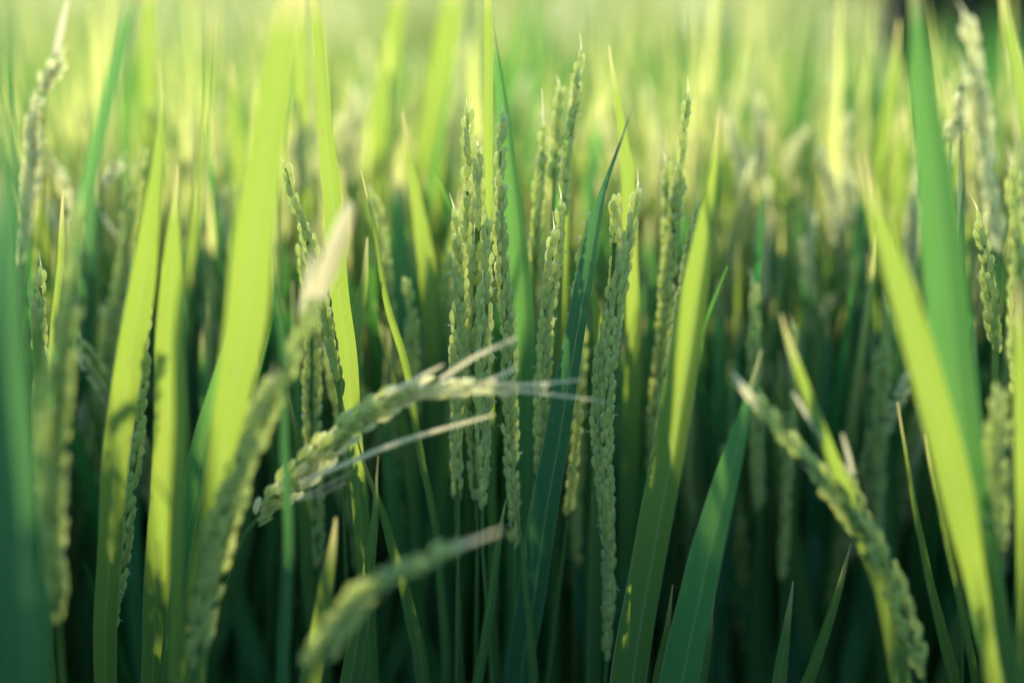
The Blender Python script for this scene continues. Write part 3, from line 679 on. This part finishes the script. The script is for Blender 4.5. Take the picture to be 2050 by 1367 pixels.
# ------------------------------------------------------------------ the rest of the field, past counting
def field_mass(name, spots_, hfun, wscale, nb, label, seg=5, grains=0.25, lm=None):
    """thousands of blades as one mesh: arrays of ribbons (3 across)"""
    S = np.asarray(spots_); n = len(S) * nb
    B = np.repeat(S, nb, 0); r = rng
    az = r.uniform(0, 6.283, n); lean = r.uniform(.02, .22, n); L = r.uniform(.42, .60, n); z0 = r.uniform(.34, .42, n); hh = np.repeat(hfun(S), nb)
    pan = r.random(n) < grains
    s = np.linspace(0, 1, seg)[None]
    rr = lean[:, None] * L[:, None] * (s * .5 + s**2.2 * .7)
    z = (z0[:, None] + L[:, None] * s * np.where(pan, .86, 1)[:, None]) * hh[:, None]
    cx = B[:, :1] + r.normal(0, .02, (n, 1)) + rr * np.cos(az)[:, None]; cy = B[:, 1:] + r.normal(0, .02, (n, 1)) + rr * np.sin(az)[:, None]
    w = r.uniform(.009, .0135, n)[:, None] * wscale * np.minimum(1, ((1 - s) / .45) ** .8)
    w = np.where(pan[:, None], .010 * wscale * np.where(s > .45, 1, .2) * np.where(s > .95, .5, 1), w); w = np.maximum(w, .0006)
    wa = r.uniform(0, 6.283, n)[:, None]; wx, wy = np.cos(wa) * w / 2, np.sin(wa) * w / 2
    dx, dy = -np.sin(wa) * w * .18, np.cos(wa) * w * .18
    V = np.stack([np.stack([cx - wx, cy - wy, z], -1), np.stack([cx + dx, cy + dy, z], -1), np.stack([cx + wx, cy + wy, z], -1)], 2).reshape(-1, 3)
    b = (np.arange(n) * seg * 3)[:, None, None]; rI = (np.arange(seg - 1) * 3)[None, :, None]; cI = np.arange(2)[None, None]
    q = b + rI + cI; F = np.stack([q, q + 1, q + 4, q + 3], -1).reshape(-1, 4)
    me = bpy.data.meshes.new(name); me.vertices.add(len(V)); me.vertices.foreach_set('co', V.ravel())
    me.loops.add(F.size); me.loops.foreach_set('vertex_index', F.ravel().astype(np.int32))
    me.polygons.add(len(F)); me.polygons.foreach_set('loop_start', np.arange(0, F.size, 4, dtype=np.int32))
    me.materials.append(lm or M_BACK); me.materials.append(M_PALE)
    mi = np.repeat(pan.astype(np.int32), (seg - 1) * 2); me.polygons.foreach_set('material_index', mi)
    me.update(calc_edges=True); me.validate()
    me.polygons.foreach_set('use_smooth', np.ones(len(F), bool))
    o = link(name, me); tag(o, label, 'rice field', None, 'stuff'); return o

def scatter(n, x0, x1, y0, y1, keep):
    x = rng.uniform(x0, x1, n); y = rng.uniform(y0, y1, n); k = keep(x, y); return np.stack([x[k], y[k]], 1)
fr = lambda y: .38 * y + .05
A = scatter(5200, -2.6, 2.6, -.9, 2.25, lambda x, y: (((np.abs(x) > fr(np.maximum(y, 0)) + .06 + .14 * (y < .8)) & (np.hypot(x, y) > .34)) | ((y > 2.0) & (x < .235 * y))) & ~((y > 1.5) & (x > .235 * y) & (x < .5 * y)))
B_ = scatter(21000, -6, 6, 3.25, 9, lambda x, y: (np.abs(x) < .5 * y + 1.2) & ((x < .235 * y) | (y > 5.6)))
C_ = scatter(12000, -16, 16, 9, 26, lambda x, y: np.abs(x) < .5 * y + 2)
near_h = lambda S: np.full(len(S), .95) + rng.normal(0, .025, len(S))
far_h = lambda S: .95 + .02 * np.sin(S[:, 0] * .9) + rng.normal(0, .03, len(S))
field_mass('rice_field', A, near_h, 1.0, 5, 'mass of green rice plants standing all round the nearest ones', 7, 0.0)
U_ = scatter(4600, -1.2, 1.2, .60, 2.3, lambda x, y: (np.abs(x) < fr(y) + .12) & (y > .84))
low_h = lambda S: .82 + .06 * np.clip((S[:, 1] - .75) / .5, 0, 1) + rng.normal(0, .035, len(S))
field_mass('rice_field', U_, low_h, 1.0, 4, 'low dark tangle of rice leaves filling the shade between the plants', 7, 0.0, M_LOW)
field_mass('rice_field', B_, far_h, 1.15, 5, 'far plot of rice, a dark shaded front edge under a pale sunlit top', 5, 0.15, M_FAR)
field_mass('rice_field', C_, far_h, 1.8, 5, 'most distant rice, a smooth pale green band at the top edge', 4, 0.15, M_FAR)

# ------------------------------------------------------------------ ground
me = bpy.data.meshes.new('ground'); k = 40
V = [(-60 + 120 * i / k, -20 + 140 * j / k, 0) for j in range(k + 1) for i in range(k + 1)]
me.from_pydata(V, [], [(j*(k+1)+i, j*(k+1)+i+1, (j+1)*(k+1)+i+1, (j+1)*(k+1)+i) for j in range(k) for i in range(k)]); me.materials.append(M_MUD)
g = link('ground', me); tag(g, 'wet dark mud of the rice paddy', 'ground', None, 'structure')

# ------------------------------------------------------------------ dark bush beyond the plots, top right
def bush(x, y, w, h, seed, label):
    rd = random.Random(seed); root = bpy.data.objects.new('bush', None); COL.objects.link(root); root.location = (x, y, 0)
    tag(root, label, 'bush', 'dark bushes at the edge of the field')
    tk = MB()
    for k in range(6):
        a = rd.uniform(0, 6.28); P = spline(np.array([[0, 0, 0], [math.cos(a)*w*.12, math.sin(a)*w*.12, h*.4], [math.cos(a)*w*.3, math.sin(a)*w*.3, h*.8]]), 8)
        tube(tk, P, np.linspace(.03, .008, 8), 6)
    link('trunk', tk.mesh('trunk', [M_BARK]), root)
    cr = MB(); V = []; F = []
    n = 9000
    for i in range(n):
        a = rd.uniform(0, 6.283); r = rd.random() ** .45 * w / 2; zz = h * (.08 + .92 * rd.random() ** .8)
        r *= math.sqrt(max(.02, 1 - (zz / h - .45)**2 / .42)) * (1 + .2 * math.sin(3 * a + seed) * math.sin(zz * 5))
        c = np.array([r * math.cos(a), r * math.sin(a), zz]); d1 = unit(np.array([rd.gauss(0, 1), rd.gauss(0, 1), rd.gauss(0, .6)])); d2 = unit(np.cross(d1, np.array([rd.gauss(0, 1), rd.gauss(0, 1), 1])))
        l = rd.uniform(.03, .06); b = len(V)
        V += [c, c + d1 * l * .5 + d2 * l * .25, c + d1 * l, c + d1 * l * .5 - d2 * l * .25]; F.append((b, b+1, b+2, b+3))
    cr.add(V, F); link('crown', cr.mesh('crown', [M_BUSH], False), root)
M_BUSH = leaf_material('bush_leaf', (0.012, 0.03, 0.028), (0.02, 0.045, 0.035), (0.02, 0.04, 0.02), (0.03, 0.05, 0.02), 0.25, 0.6, False)
M_BARK, t_, N_, L_ = mat('bark'); o_ = N_.new('ShaderNodeOutputMaterial'); p_ = N_.new('ShaderNodeBsdfPrincipled'); nn = N_.new('ShaderNodeTexNoise'); nn.inputs['Scale'].default_value = 30
L_.new(mixc(N_, L_, nn.outputs[0], (.03, .022, .015), (.07, .05, .035)), p_.inputs['Base Color']); L_.new(p_.outputs[0], o_.inputs[0])
bush(1.22, 4.35, .55, 1.7, 3, 'dark leafy bush at the top right, left of a pale seed head')
bush(1.62, 4.3, .6, 1.8, 5, 'dark leafy bush in the top right blur, behind a pale seed head')
bush(2.1, 4.6, .8, 2.1, 4, 'dark leafy bush nearest the top right corner')
